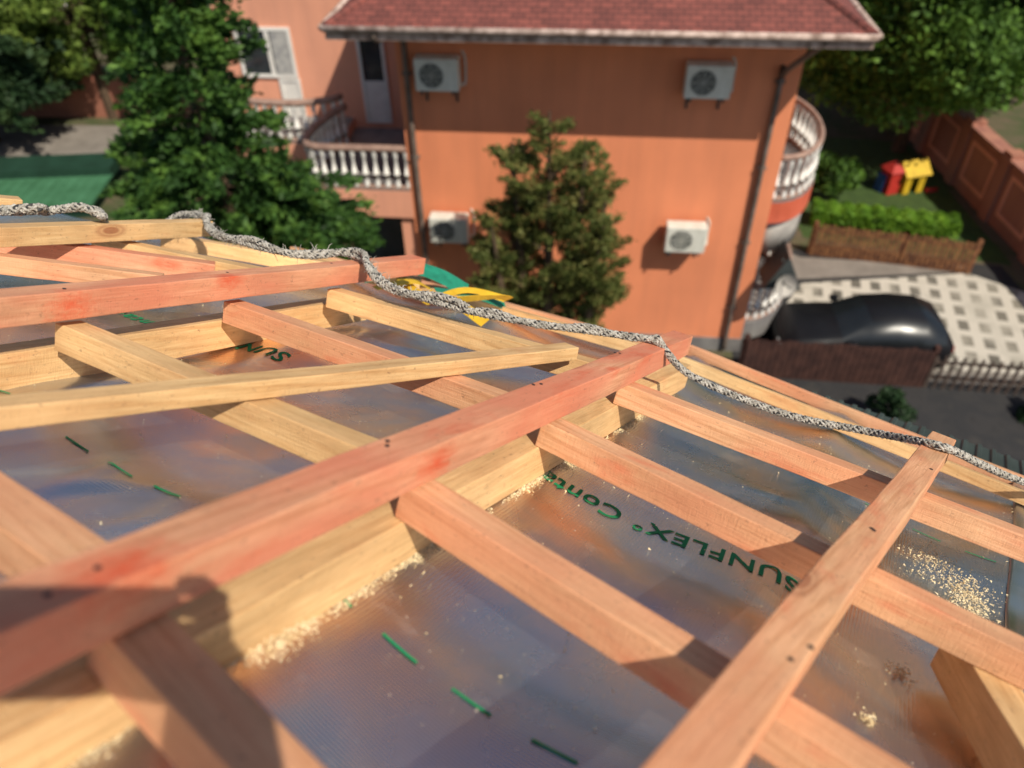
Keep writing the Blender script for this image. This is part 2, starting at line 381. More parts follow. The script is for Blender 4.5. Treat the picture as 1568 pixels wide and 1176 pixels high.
rp=[W3('L',-1.60,1.00,.16),W3('L',-1.57,1.08,.155),W3('L',-1.60,1.20,.15),W3('L',-1.59,1.34,.155),W3('L',-1.75,1.5,.05),W3('L',-1.76,1.66,.05),W3('L',-1.63,1.68,.14),W3('L',-1.42,1.53,.140),
    W3('L',-1.29,1.47,.142),W3('L',-1.15,1.47,.145),W3('L',-1.06,1.55,.160),W3('L',-.985,1.545,.160),W3('L',-.90,1.48,.145),W3('L',-.819,1.445,.135),W3('L',-.646,1.45,.130),W3('L',-.469,1.475,.14),
    W3('R',-.527,1.466,.153),W3('R',-.495,1.485,.148),W3('R',-.418,1.516,.105),W3('R',-.238,1.585,.088),W3('R',-.081,1.615,.112),W3('R',.042,1.551,.152),W3('R',.12,1.70,.115),W3('R',.209,1.848,.08),W3('R',.45,2.13,.035),W3('R',.8,2.2,.03)]
bb=B(); rope_mesh(bb,rp,.0068,.042)
sp2=spline(rp[5:15],.03); q2=[]
for i,q in enumerate(sp2):
    an=i*.75; q2.append(q+Vector((math.cos(an),math.sin(an)*.4,math.sin(an)))*.010+Vector((0,0,.004)))
rope_mesh(bb,q2,.0072,.045,1.,.25)
kn=[W3('L',-1.60+.04*math.cos(t*1.9)+.010*t,1.03+.035*t,.163+.012*math.sin(t*2.3)) for t in range(0,9)]
rope_mesh(bb,kn,.0085,.05,1.,.25)
sp3=spline(rp[14:19],.03); q3=[]
for i,q in enumerate(sp3):
    an=i*1.1; q3.append(q+Vector((math.cos(an),math.sin(an)*.4,math.sin(an)))*.006+Vector((0,0,.003)))
rope_mesh(bb,q3,.0055,.04,0,.35)
for i in range(420):
    q=sp2[random.randrange(len(sp2))]; d=Vector((random.gauss(0,1),random.gauss(0,1),random.gauss(0,1))).normalized()
    q=q+d*.009; e2=q+d*.007+Vector((random.gauss(0,.006),random.gauss(0,.006),random.gauss(0,.006)))
    bb.tube([q,(q+e2)/2+Vector((0,0,.003)),e2],[.0009,.0008,.0004],3,0,False)
bb.make('safety_rope',[M_rw,M_rd],smooth=True)

# straps
M_sy=simple('strap_yellow',(.75,.46,.03),(.6,.36,.02),rough=.6,scale=30); M_sg=simple('strap_green',(.02,.26,.16),(.015,.18,.11),rough=.6,scale=30)
def ribbon(bb,pts,w,m,tw=0):
    P=spline(pts,.01); v=[];f=[]
    for i,q in enumerate(P):
        t=(P[min(i+1,len(P)-1)]-P[max(i-1,0)]).normalized(); n=Vector((.2,.3,.9)); a=t.cross(n).normalized(); b=t.cross(a)
        an=tw*i/len(P); d=a*math.cos(an)+b*math.sin(an)
        v+=[q-d*w/2,q+d*w/2,q+d*w/2+n*.0015,q-d*w/2+n*.0015]
    for i in range(len(P)-1):
        for k in range(4): f.append((4*i+k,4*i+4+k,4*i+4+(k+1)%4,4*i+(k+1)%4))
    bb.add(v,f,m)
bb=B()
ribbon(bb,[W3('L',-1.20,2.10,.03),W3('L',-1.12,1.98,.045),W3('L',-1.00,1.90,.03),W3('L',-.86,1.83,.05),W3('L',-.76,1.80,.03)],.032,0,.6)
ribbon(bb,[W3('L',-1.22,1.93,.03),W3('L',-1.12,2.00,.08),W3('L',-1.04,2.06,.07),W3('L',-.97,2.12,.03)],.075,1,.5)
ribbon(bb,[W3('L',-.96,1.83,.03),W3('L',-.90,1.95,.07),W3('L',-.80,2.02,.06),W3('L',-.79,1.92,.08),W3('L',-.90,1.86,.05)],.026,0,1.0)
ribbon(bb,[W3('L',-1.13,1.85,.03),W3('L',-1.07,1.95,.055),W3('L',-1.04,2.02,.03)],.03,0,.2)
ribbon(bb,[W3('L',-.97,1.90,.06),W3('L',-.88,1.98,.055),W3('L',-.82,2.07,.03)],.035,1,.5)
bb.make('webbing_strap',[M_sy,M_sg])

# ------------------------------------------------------------------ sawdust
M_saw=simple('sawdust',(.84,.72,.48),(.70,.54,.30),rough=.95,scale=80)
bb=B()
def crumb(P,s):
    v=[P+Vector((random.gauss(0,1),random.gauss(0,1),random.gauss(0,.7)))*s for _ in range(4)]
    bb.add(v,[(0,1,2),(0,2,3),(0,3,1),(1,3,2)])
for i in range(26000):
    b=random.uniform(.15,1.75); dens=.38+1.1*noise.noise(Vector((b*7,0,2)))+.4*noise.noise(Vector((b*30,0,4)))
    if random.random()>dens+.1: continue
    u0=.030+.0145*(b+.9); g=abs(random.gauss(0,.0055))*(.6+1.2*max(0,dens))
    crumb(memb('R',u0+g-.003,b,.001+max(0,.012*max(.15,dens)-g*.9)*random.random()),random.uniform(.0004,.0012))
for i in range(900):
    b=random.uniform(.4,1.6); crumb(memb('L',.028+abs(random.gauss(0,.012)),b,.002),random.uniform(.0005,.0012))
for i in range(1500):
    u=random.uniform(0.03,1.2); b=random.uniform(.1,2.1); crumb(memb('R',u,b,.002),random.choice([.0004,.0005,.0007,.0009,.0015]))
for i in range(1100):
    u=random.uniform(0.03,1.8); b=random.uniform(.3,1.95); crumb(memb('L',u,b,.002),random.choice([.0004,.0005,.0008,.0011]))
for (k,a,b,r,n) in (('R',.10,1.46,.04,420),('R',.165,1.41,.03,620),('R',.17,1.34,.025,320),('R',.10,1.05,.012,120),('R',.079,.894,.007,90)):
    for i in range(n):
        q=on_memb(k,a+random.gauss(0,r*.7),b+random.gauss(0,r),.002+random.random()*.003); crumb(q,random.uniform(.0006,.0019))
bb.make('sawdust',M_saw)

# ------------------------------------------------------------------ smartphone in the photographer's hands (behind the lens)
M_ph=simple('phone_glass',(.03,.03,.035),rough=.2); M_skin=simple('skin',(.55,.32,.22),(.48,.26,.17),rough=.5)
def CP(r,u,f): return CAM+R*r+U*u+F*f
phm=Matrix(((R.x,U.x,-F.x,0),(R.y,U.y,-F.y,0),(R.z,U.z,-F.z,0),(0,0,0,1)))
ph=empty('photographer')
bb=B(); bb.box(-.148,.012,-.066,.012,.012,.020)
o=bb.make('smartphone',M_ph,ph,bevel=.003); M2=phm.copy(); M2.translation=CAM; o.matrix_world=M2
bb=B()
for s,cx in ((-1,-.140),(1,.03)):
    bb.tube([CP(cx,-.02,-.03),CP(cx+s*.02,-.05,-.045),CP(cx+s*.03,-.09,-.07),CP(cx+s*.04,-.13,-.12),CP(cx+s*.07,-.20,-.22),CP(cx+s*.11,-.26,-.36)],[.020,.033,.038,.028,.036,.043],10,0)
    for j in range(4):
        bb.tube([CP(cx+s*.02,-.04,-.05),CP(cx+s*.025,-.016*j+.01,-.035+.002*j),CP(cx-s*.002,.012-.018*j,-.014),CP(cx-s*.02,.012-.018*j,-.010)],[.011,.0095,.009,.007],8,0)
    bb.tube([CP(cx+s*.02,-.06,-.05),CP(cx-s*.005,-.045,-.042),CP(cx-s*.035,-.03,-.035)],[.013,.011,.009],8,0)
bb.make('hands',M_skin,ph,smooth=True)

# ------------------------------------------------------------------ ORANGE HOUSE
psi=math.radians(6.7)
HO=empty('orange_house',(1.622,13.809,0),-psi)
def stucco(name,c):
    m,nt,p=newmat(name); L=nt.links; tc=N(nt,'ShaderNodeTexCoord')
    a=N(nt,'ShaderNodeTexNoise'); a.inputs['Scale'].default_value=.7; a.inputs['Detail'].default_value=8; L.new(tc.outputs['Object'],a.inputs['Vector'])
    mp=N(nt,'ShaderNodeMapping'); mp.inputs['Scale'].default_value=(3,3,.35); L.new(tc.outputs['Object'],mp.inputs['Vector'])
    b=N(nt,'ShaderNodeTexNoise'); b.inputs['Scale'].default_value=1; b.inputs['Detail'].default_value=6; L.new(mp.outputs[0],b.inputs['Vector'])
    c1=ramp(nt,a.outputs['Fac'],[(.3,tuple(x*.86 for x in c)),(.7,c)]).outputs[0]
    c2=ramp(nt,b.outputs['Fac'],[(.3,(.86,.87,.9)),(.6,(1,1,1))]).outputs[0]
    L.new(mix(nt,.8,c1,c2,'MULTIPLY'),p.inputs['Base Color']); p.inputs['Roughness'].default_value=.9; p.inputs['Specular IOR Level'].default_value=.15
    d=N(nt,'ShaderNodeTexNoise'); d.inputs['Scale'].default_value=60; L.new(tc.outputs['Object'],d.inputs['Vector'])
    bu=N(nt,'ShaderNodeBump'); bu.inputs['Strength'].default_value=.4; bu.inputs['Distance'].default_value=.01; L.new(d.outputs['Fac'],bu.inputs['Height']); L.new(bu.outputs[0],p.inputs['Normal'])
    return m
M_or=stucco('orange_stucco',(.86,.30,.150)); M_pk=stucco('pale_orange_stucco',(.82,.38,.25))
M_wh=simple('white_paint',(.78,.76,.72),(.68,.66,.62),rough=.5,scale=4)
M_ac=simple('ac_plastic',(.70,.69,.62),(.58,.57,.50),rough=.45,scale=5); M_dk=simple('dark_grille',(.06,.07,.07),rough=.5)
M_gl=simple('window_glass',(.03,.04,.05),(.02,.025,.03),rough=.12,spec=.7); M_cur=simple('curtain',(.45,.44,.42),(.3,.3,.3),rough=.8,scale=8)
M_pipe=simple('downpipe_brown',(.20,.15,.125),(.13,.10,.08),rough=.45,scale=6); M_fas=simple('fascia_pinkish',(.60,.46,.40),(.22,.15,.12),rough=.6,scale=6)
M_rail=simple('rail_concrete',(.36,.24,.19),(.24,.15,.12),rough=.8,scale=6); M_slab=simple('floor_grey',(.24,.23,.22),(.16,.15,.15),rough=.8)
M_redb=simple('red_trim',(.60,.13,.07),(.5,.10,.05),rough=.7)
m,nt,p=newmat('red_shingles'); L=nt.links; tc=N(nt,'ShaderNodeTexCoord')
br=N(nt,'ShaderNodeTexBrick'); br.inputs['Scale'].default_value=1; br.inputs['Brick Width'].default_value=.20; br.inputs['Row Height'].default_value=.11; br.inputs['Mortar Size'].default_value=.009
br.inputs['Color1'].default_value=(.24,.070,.055,1); br.inputs['Color2'].default_value=(.16,.048,.040,1); br.inputs['Mortar'].default_value=(.08,.028,.025,1); L.new(tc.outputs['Object'],br.inputs['Vector'])
no=N(nt,'ShaderNodeTexNoise'); no.inputs['Scale'].default_value=2.5; no.inputs['Detail'].default_value=9; no.inputs['Roughness'].default_value=.7; L.new(tc.outputs['Object'],no.inputs['Vector'])
L.new(mix(nt,.9,br.outputs['Color'],ramp(nt,no.outputs['Fac'],[(.3,(.65,.65,.65)),(.7,(1.25,1.2,1.15))]).outputs[0],'MULTIPLY'),p.inputs['Base Color']); p.inputs['Roughness'].default_value=.85
bu=N(nt,'ShaderNodeBump'); bu.inputs['Strength'].default_value=.6; bu.inputs['Distance'].default_value=.03; L.new(br.outputs['Fac'],bu.inputs['Height']); bu.invert=True; L.new(bu.outputs[0],p.inputs['Normal']); M_tile=m
bb=B(); bb.box(-3.6,3.5,0,9,0,7.02); bb.make('main_walls',M_or,HO)
bb=B(); bb.box(-3.63,3.53,-.03,9,0,.35); bb.make('plinth',M_slab,HO)
ex0,ex1,ey0,ey1=-4.42,4.17,-1.2,10.2; ez=7.15; sl=math.tan(math.radians(27)); rd=(ex1-ex0)/2; top=ez+rd*sl; cx=(ex0+ex1)/2
v=[(ex0,ey0,ez),(ex1,ey0,ez),(ex1,ey1,ez),(ex0,ey1,ez),(cx,ey0+rd,top),(cx,ey1-rd,top)]
mesh('shingle_roof',v,[(0,1,4),(1,2,5,4),(2,3,5),(3,0,4,5)],M_tile,HO)
bb=B(); bb.box(ex0+.02,ex1-.02,ey0+.02,ey1-.02,ez-.10,ez-.006,0); bb.make('soffit',M_wh,HO)
bb=B()
for (a,b) in (((ex0-.02,ey0-.05),(ex1+.02,ey0-.05)),((ex1+.05,ey0),(ex1+.05,ey1)),((ex0-.05,ey0),(ex0-.05,ey1))):
    bb.tube([(a[0],a[1],ez-.02),(b[0],b[1],ez-.02)],.055,8,0)
bb.make('gutters',M_fas,HO,smooth=True)
bb=B(); bb.box(ex0,ex1,ey0-.008,ey0+.018,ez-.20,ez-.012,0); bb.make('fascia',M_fas,HO)
bb=B()
for q in ((0,4),(1,4)): bb.tube([v[q[0]],v[q[1]]],.06,6)
bb.make('ridge_caps',M_tile,HO)
bb=B()
bb.tube(spline([(-3.62,-1.2,7.1),(-3.60,-1.15,6.95),(-3.46,-.35,6.75),(-3.42,-.09,6.55),(-3.42,-.08,6.2),(-3.42,-.08,.1)],.15),.05,10)
bb.tube(spline([(3.45,-1.2,7.1),(3.42,-1.1,6.95),(3.2,-.35,6.35),(3.16,-.09,6.1),(3.16,-.08,5.8),(3.16,-.08,.1)],.15),.05,10)
for z in (1.2,2.8,4.4,6.0):
    for s in (-3.42,3.16): bb.box(s-.08,s+.08,-.1,0.0,z,z+.05)
bb.make('downpipes',M_pipe,HO,smooth=True)
def ac(s,z):
    root=bpy.data.objects.new('air_conditioner',None); root.location=(s,0,z); link(root,HO)
    b=B(); b.box(-.39,.39,-.42,-.12,-.28,.28,0); b.make('casing',M_ac,root,bevel=.02)
    b=B(); n=20
    for i in range(n):
        t0=2*math.pi*i/n; t1=2*math.pi*(i+1)/n
        b.add([(-.09+.22*math.cos(t0),-.424,.22*math.sin(t0)),(-.09+.22*math.cos(t1),-.424,.22*math.sin(t1)),(-.09,-.424,0)],[(0,2,1)],0)
    b.make('fan_opening',M_dk,root)
    b=B()
    for r in (.05,.09,.13,.17,.21): b.tube([(-.09+r*math.cos(t),-.430,r*math.sin(t)) for t in [i*math.pi/12 for i in range(25)]],.004,4,0,False)
    for i in range(8): 
        t=i*math.pi/4; b.tube([(-.09,-.43,0),(-.09+.22*math.cos(t),-.43,.22*math.sin(t))],.004,4,0,False)
    b.make('fan_guard',M_ac,root)
    b=B(); 
    for x in (-.28,.28): b.box(x-.02,x+.02,-.45,0.0,-.32,-.283); b.box(x-.02,x+.02,-.03,0.002,-.6,-.28)
    b.make('brackets',M_dk,root)
    b=B(); b.tube(spline([(.38,-.2,-.2),(.45,-.12,-.25),(.46,-.03,-.1),(.46,-.02,.2),(.40,0.0,.3)],.05),.02,6); b.make('hose',M_ac,root)
for s,z in ((-2.81,6.12),(1.90,6.10),(-2.81,3.02),(1.92,3.02)): ac(s,z)
bb=B(); bb.box(-8.3,-3.598,3.0,9,0,9.2); bb.make('wing_walls',M_pk,HO)
bb=B(); bb.box(-8.8,-3.3,2.4,9.3,9.2,9.35); bb.make('wing_eave',M_fas,HO)
mesh('wing_roof',[(-8.9,2.3,9.353),(-3.2,2.3,9.353),(-3.2,9.4,9.353),(-8.9,9.4,9.353),(-6,5.8,11)],[(0,1,4),(1,2,4),(2,3,4),(3,0,4)],M_tile,HO)
def window(x0,x1,z0,z1,y,bars,par=HO,nm='window'):
    b=B(); b.box(x0+.06,x1-.06,y-.012,y-.004,z0+.06,z1-.06,1)
    b.box(x0,x1,y-.05,y-.002,z0,z0+.07,0); b.box(x0,x1,y-.05,y-.002,z1-.07,z1,0)
    b.box(x0,x0+.07,y-.049,y-.003,z0+.07,z1-.07,0); b.box(x1-.07,x1,y-.049,y-.003,z0+.07,z1-.07,0)
    for q in bars: b.box(q-.045,q+.045,y-.045,y-.003,z0+.07,z1-.07,0)
    b.make(nm,[M_wh,M_gl],par)
window(-7.92,-6.66,4.78,5.85,3.0,[-7.2]); 
bb=B(); bb.box(-7.12,-6.72,2.965,2.985,4.86,5.78); bb.make('curtain',M_cur,HO)
window(-7.12,-6.64,3.80,4.76,3.0,[],nm='balcony_door_panel'); bb=B(); bb.box(-7.05,-6.7,2.97,2.99,3.85,4.72); bb.make('door_panel',M_wh,HO)
window(-5.22,-4.62,3.80,5.90,3.0,[],nm='balcony_door'); bb=B(); bb.box(-5.14,-4.70,2.965,2.985,3.86,4.75); bb.make('door_panel_2',M_wh,HO)
window(-7.2,-6.2,1.0,2.6,3.0,[-6.7],nm='window_low')
b=B(); b.box(-3.606,-3.601,1.1,2.2,3.9,5.9,1); b.make('side_door_glass',[M_wh,M_gl],HO)
def balustrade(name,path,z0,z1,par=HO,step=.19,railmat=None,rr=.075):
    P=spline([(a,b,0) for a,b in path],.03); b=B()
    b.tube([(q.x,q.y,z1) for q in P[::3]]+[(P[-1].x,P[-1].y,z1)],rr,6,1); b.tube([(q.x,q.y,z0+.04) for q in P[::3]]+[(P[-1].x,P[-1].y,z0+.04)],.05,6,1)
    acc=step
    for i in range(1,len(P)):
        acc+=(P[i]-P[i-1]).length
        if acc>=step:
            acc=0; h=z1-z0
            b.lathe(P[i].x,P[i].y,[(.05,z0+.06),(.05,z0+.14),(.03,z0+.17),(.065,z0+.17+.22*h),(.06,z0+.35*h),(.032,z0+.62*h),(.028,z0+.75*h),(.05,z0+.80*h),(.05,z1-.05)],8,0)
    b.make(name,[M_wh,railmat or M_rail],par,smooth=True)
def slab(name,poly,z0,z1,mat,top):
    n=len(poly); v=[(x,y,z0) for x,y in poly]+[(x,y,z1) for x,y in poly]
    mesh(name,v,[tuple(range(n-1,-1,-1)),tuple(range(n,2*n))]+[(i,(i+1)%n,n+(i+1)%n,n+i) for i in range(n)],[mat,top],HO,[0,1]+[0]*n)
front=[(-3.62,.06),(-4.5,.06),(-5.45,.06),(-5.72,.3),(-5.75,.8),(-5.6,1.6),(-5.4,2.1)]
slab('terrace_slab',[(-3.6,3.0),(-3.6,.0),(-5.6,.0),(-5.85,.25),(-5.9,1.2),(-5.5,3.0)],3.05,3.66,M_pk,M_slab)
balustrade('terrace_balustrade',front,3.66,4.52)
arc=[(-5.45,2.1),(-5.65,1.85),(-6.3,1.62),(-7.2,1.65),(-7.9,1.85),(-8.2,2.3),(-8.25,2.9)]
slab('balcony_slab',[(-5.52,3.0),(-5.5,2.05),(-5.7,1.75),(-6.3,1.52),(-7.2,1.55),(-8.0,1.75),(-8.3,2.2),(-8.35,3.0)],3.45,3.90,M_pk,M_slab)
balustrade('balcony_balustrade',arc,3.90,4.75)
bb=B(); bb.box(-5.8,-5.5,.1,.4,0,3.05); bb.box(-3.9,-3.601,.1,.4,0,3.05); bb.make('terrace_columns',M_pk,HO)
bb=B(); bb.box(-5.9,-3.6,2.6,2.995,0,3.05); bb.make('painted_shade_back_wall',M_dk,HO)  # dark-coloured block, paints in the shade of the opening under the terrace
def ell(cx,cy,rx,ry,t0,t1,n=16): return [(cx+rx*math.cos(t0+(t1-t0)*i/n),cy+ry*math.sin(t0+(t1-t0)*i/n)) for i in range(n+1)]
E=ell(3.5,1.9,1.05,1.75,-math.pi/2,math.pi/2)
for (z,nm) in ((3.65,'upper'),(.75,'lower')):
    slab('side_%s_balcony_slab'%nm,[(3.49,.05)]+ell(3.5,1.9,1.12,1.85,-math.pi/2,math.pi/2)+[(3.49,3.75)],z-.45,z,M_redb if nm=='upper' else M_slab,M_slab)
    balustrade('side_%s_balustrade'%nm,E,z,z+.88,rr=.06)
E2=ell(3.5,1.9,1.05,1.7,-math.pi/2,math.pi/2); n=len(E2); vv=[];ff=[]
for (x,y) in E2: vv+=[(x,y,2.45),(x,y,3.19)]
for i in range(n-1): ff.append((2*i,2*i+2,2*i+3,2*i+1))
M_par=simple('weathered_render',(.45,.42,.38),(.28,.26,.24),rough=.9,scale=3)
o=mesh('side_curved_parapet',vv,ff,M_par,HO,smooth=True); sm=o.modifiers.new('s','SOLIDIFY'); sm.thickness=.08
bb=B(); bb.box(3.501,3.52,1.2,2.4,3.7,5.8,0); bb.make('side_balcony_door',M_gl,HO)
bb=B(); bb.lathe(0,0,[(.02,-.02),(.12,.02),(.2,.07),(.24,.12)],16,0); bb.tube([(0,0,0),(0,0,.3)],.015,6,1); bb.tube([(0,0,0),(0,.3,-.1),(0,.5,-.1)],.02,6,1)
o=bb.make('satellite_dish',[M_par,M_dk],HO,smooth=True); o.location=(3.95,-.55,2.2); o.rotation_euler=(math.radians(75),0,.3)
v=[(3.6,-.45,2.0),(4.35,-.45,2.0),(3.975,-.45,2.75),(3.6,.25,2.0),(4.35,.25,2.0),(3.975,.25,2.75)]
mesh('small_gable_hood',v,[(0,2,5,3),(1,4,5,2),(3,5,4),(0,1,2)],M_dk,HO)

# ------------------------------------------------------------------ ground & yard
def ground_mat(name,cols,scale,rough=.95,bump=.4):
    m,nt,p=newmat(name); L=nt.links; tc=N(nt,'ShaderNodeTexCoord')
    a=N(nt,'ShaderNodeTexNoise'); a.inputs['Scale'].default_value=scale; a.inputs['Detail'].default_value=10; a.inputs['Roughness'].default_value=.65; L.new(tc.outputs['Object'],a.inputs['Vector'])
    n=len(cols); r=ramp(nt,a.outputs['Fac'],[(.3+.4*i/(n-1),c) for i,c in enumerate(cols)]); L.new(r.outputs[0],p.inputs['Base Color'])
    p.inputs['Roughness'].default_value=rough; b=N(nt,'ShaderNodeBump'); b.inputs['Strength'].default_value=bump; b.inputs['Distance'].default_value=.03
    a2=N(nt,'ShaderNodeTexNoise'); a2.inputs['Scale'].default_value=scale*20; L.new(tc.outputs['Object'],a2.inputs['Vector']); L.new(a2.outputs['Fac'],b.inputs['Height']); L.new(b.outputs[0],p.inputs['Normal']); return m
M_gr=ground_mat('garden_ground',[(.035,.05,.015),(.06,.075,.025),(.12,.09,.055),(.05,.06,.02)],.5)
M_as=ground_mat('asphalt',[(.012,.012,.013),(.03,.028,.028),(.02,.02,.022),(.045,.04,.035)],1.6,.85,.3)
M_con=ground_mat('concrete',[(.16,.14,.12),(.26,.23,.20)],1.5,.9,.2)
M_gs=ground_mat('lawn_grass',[(.03,.06,.012),(.06,.11,.02)],4,.95,.8)
def sheet(name,pts,z,mat,par=None): return mesh(name,[(x,y,z) for x,y in pts],[tuple(range(len(pts)))],mat,par)
sheet('ground',[(-300,-300),(300,-300),(300,300),(-300,300)],0,M_gr)
sheet('asphalt_yard',[(-2,3),(30,3),(30,13.0),(12.6,13.2),(12.6,16.6),(5.6,18.0),(5.2,14.8),(4.9,13.0),(-2,13.0)],.004,M_as)
sheet('lawn',[(8.0,18.2),(12.9,16.6),(13.1,24),(8.6,25)],.008,M_gs)
m,nt,p=newmat('grass_pavers'); L=nt.links; tc=N(nt,'ShaderNodeTexCoord')
mp=N(nt,'ShaderNodeMapping'); mp.inputs['Rotation'].default_value=(0,0,math.radians(16)); L.new(tc.outputs['Object'],mp.inputs['Vector'])
br=N(nt,'ShaderNodeTexBrick'); br.offset=0; br.inputs['Scale'].default_value=1; br.inputs['Brick Width'].default_value=.46; br.inputs['Row Height'].default_value=.60; br.inputs['Mortar Size'].default_value=.125; br.inputs['Mortar Smooth'].default_value=.2
br.inputs['Color1'].default_value=(.12,.11,.09,1); br.inputs['Color2'].default_value=(.22,.20,.16,1); br.inputs['Mortar'].default_value=(.52,.48,.41,1); L.new(mp.outputs[0],br.inputs['Vector'])
no=N(nt,'ShaderNodeTexNoise'); no.inputs['Scale'].default_value=1.3; no.inputs['Detail'].default_value=8; L.new(tc.outputs['Object'],no.inputs['Vector'])
c=mix(nt,ramp(nt,no.outputs['Fac'],[(.48,(0,0,0)),(.70,(.9,.9,.9))]).outputs[0],br.outputs['Color'],(.40,.37,.31)); L.new(c,p.inputs['Base Color']); p.inputs['Roughness'].default_value=.9
sheet('grass_paver_yard',[(6.3,13.0),(12.4,12.2),(12.6,15.4),(11.6,16.3),(7.3,16.0),(6.5,14.9)],.010,m)
sheet('concrete_path',[(6.4,16.15),(11.5,16.35),(11.6,16.6),(7.6,17.2),(6.9,18.1),(6.2,18.2)],.014,M_con)

def tilebox(b,p0,p1,h,th_,m=0,z0=0):
    d=Vector((p1[0]-p0[0],p1[1]-p0[1])); ln=d.length; d/=ln; n=Vector((-d.y,d.x))*th_/2
    q=[(p0[0]-n.x,p0[1]-n.y),(p1[0]-n.x,p1[1]-n.y),(p1[0]+n.x,p1[1]+n.y),(p0[0]+n.x,p0[1]+n.y)]
    b.add([(x,y,z0) for x,y in q]+[(x,y,z0+h) for x,y in q],[(0,3,2,1),(4,5,6,7),(0,1,5,4),(1,2,6,5),(2,3,7,6),(3,0,4,7)],m)
def fence(name,path,h,mat,w=.09,gap=.03):
    b=B()
    for (p0,p1) in zip(path[:-1],path[1:]):
        d=Vector((p1[0]-p0[0],p1[1]-p0[1])); ln=d.length; d/=ln; n=Vector((-d.y,d.x)); s=0
        while s<ln-w:
            hh=h+random.uniform(-.03,.03)
            a=Vector(p0)+d*s; c_=Vector(p0)+d*(s+w); tilebox(b,a,c_,hh,.02)
            s+=w+gap
        for z in (.25,h-.2): tilebox(b,Vector(p0)+n*.03,Vector(p1)+n*.03,.07,.03,0,z)
        for q in (p0,p1): b.box(q[0]-.05,q[0]+.05,q[1]+.03,q[1]+.13,0,h+.05)
    return b.make(name,mat)
M_fb=simple('brown_fence_wood',(.27,.12,.05),(.11,.045,.025),rough=.8,scale=7); M_fd=simple('dark_fence_wood',(.075,.033,.025),(.04,.018,.015),rough=.8,scale=5)
M_pkt=simple('picket_brown',(.10,.07,.055),(.05,.035,.03),rough=.8,scale=5)
fence('wooden_fence',[(7.9,17.3),(10.0,16.75),(11.6,16.25)],.9,M_fb)
fence('dark_fence',[(4.95,12.55),(8.7,12.05)],1.0,M_fd,.12,.01)
fence('picket_fence',[(8.7,12.05),(11.6,11.6)],.85,M_pkt,.06,.12)
sheet('light_paving_strip',[(8.6,12.2),(12.4,11.8),(12.4,12.19),(8.6,12.69)],.016,M_con)
M_gw=stucco('garden_wall_orange',(.42,.19,.13)); M_cap=simple('wall_cap',(.42,.20,.14),(.3,.13,.10),rough=.8)
GW=empty('garden_wall'); b=B(); b.box(13.3,13.5,12,30,0,1.75,0)
for i in range(8):
    y=12.4+i*2.2; b.box(13.2,13.6,y-.2,y+.2,0,1.95,0)
    for (a0,a1,z0,z1) in ((y+.4,y+1.8,.35,.45),(y+.4,y+1.8,1.4,1.5)): b.box(13.27,13.303,a0,a1,z0,z1,1)
    b.box(13.27,13.303,y+.4,y+.5,.45,1.4,1); b.box(13.27,13.303,y+1.7,y+1.8,.45,1.4,1)
b.make('wall_body',[M_gw,M_pk],GW)
b=B(); b.box(13.18,13.62,12,30,1.753,1.83); b.make('wall_coping',M_cap,GW)
M_py=simple('yellow_plastic',(.66,.44,.03),rough=.5); M_pr=simple('red_plastic',(.52,.04,.03),rough=.5); M_pb=simple('blue_plastic',(.04,.10,.30),rough=.5)
PH=empty('toy_playhouse',(11.8,20.8,0),.25); PH.scale=(.60,.60,.60); b=B()
b.box(-.55,-.40,-.5,.5,0,1.0,0);b.box(.40,.55,-.5,.5,0,1.0,0);b.box(-.399,.399,.42,.5,0,1.0,0);b.box(-.399,-.2,-.5,-.42,0,1.0,0);b.box(.2,.399,-.5,-.42,0,1.0,0);b.box(-.199,.199,-.5,-.42,.8,1.0,0)
b.make('walls',M_py,PH,bevel=.02)
mesh('roof',[(-.7,-.65,.98),(.7,-.65,.98),(.7,.65,.98),(-.7,.65,.98),(-.7,0,1.55),(.7,0,1.55)],[(0,1,5,4),(2,3,4,5),(0,4,3),(1,2,5)],M_py,PH)
b=B(); b.box(-1.3,-.7,-.3,.5,0,1.15,0); b.box(-1.45,-1.32,.0,.5,0,.9,1); b.add([(-1.4,-.4,1.16),(-.62,-.4,1.16),(-.62,.6,1.16),(-1.4,.6,1.16),(-1.0,.1,1.6)],[(0,1,4),(1,2,4),(2,3,4),(3,0,4)],0); b.make('blocks',[M_pr,M_pb],PH)
b=B(); b.tube([(.7,-.6,.1),(1.3,-.6,.1)],.12,8); b.make('toy_bar',M_pr,PH,smooth=True)

# ------------------------------------------------------------------ car
CR=empty('parked_car',(7.6,13.32,0),math.radians(-6)); CR.scale=(.85,.88,.84)
M_cp=simple('black_car_paint',(.010,.010,.012),(.007,.007,.009),rough=.42,spec=.3,scale=2); M_cg=simple('car_glass',(.012,.015,.018),rough=.3,spec=.5); M_ty=simple('tyre',(.02,.02,.02),rough=.9); M_al=simple('alloy',(.5,.5,.52),rough=.3,metal=.9); M_tl=simple('tail_light',(.4,.01,.01),rough=.2); M_hl=simple('head_light',(.3,.3,.3),rough=.3)
st=[(-2.1,.62,.35,.60,.62,.5),(-2.02,.80,.25,.74,.80,.66),(-1.6,.88,.2,.86,.93,.72),(-1.0,.90,.2,.90,.99,.74),(-.62,.90,.2,.92,1.02,.72),(.02,.90,.2,.93,1.42,.58),(.7,.90,.2,.95,1.47,.60),(1.35,.90,.2,.97,1.43,.59),(1.85,.88,.22,.98,1.22,.60),(2.05,.84,.26,.93,.98,.66),(2.12,.72,.36,.80,.84,.60)]
v=[];f=[];mi=[]
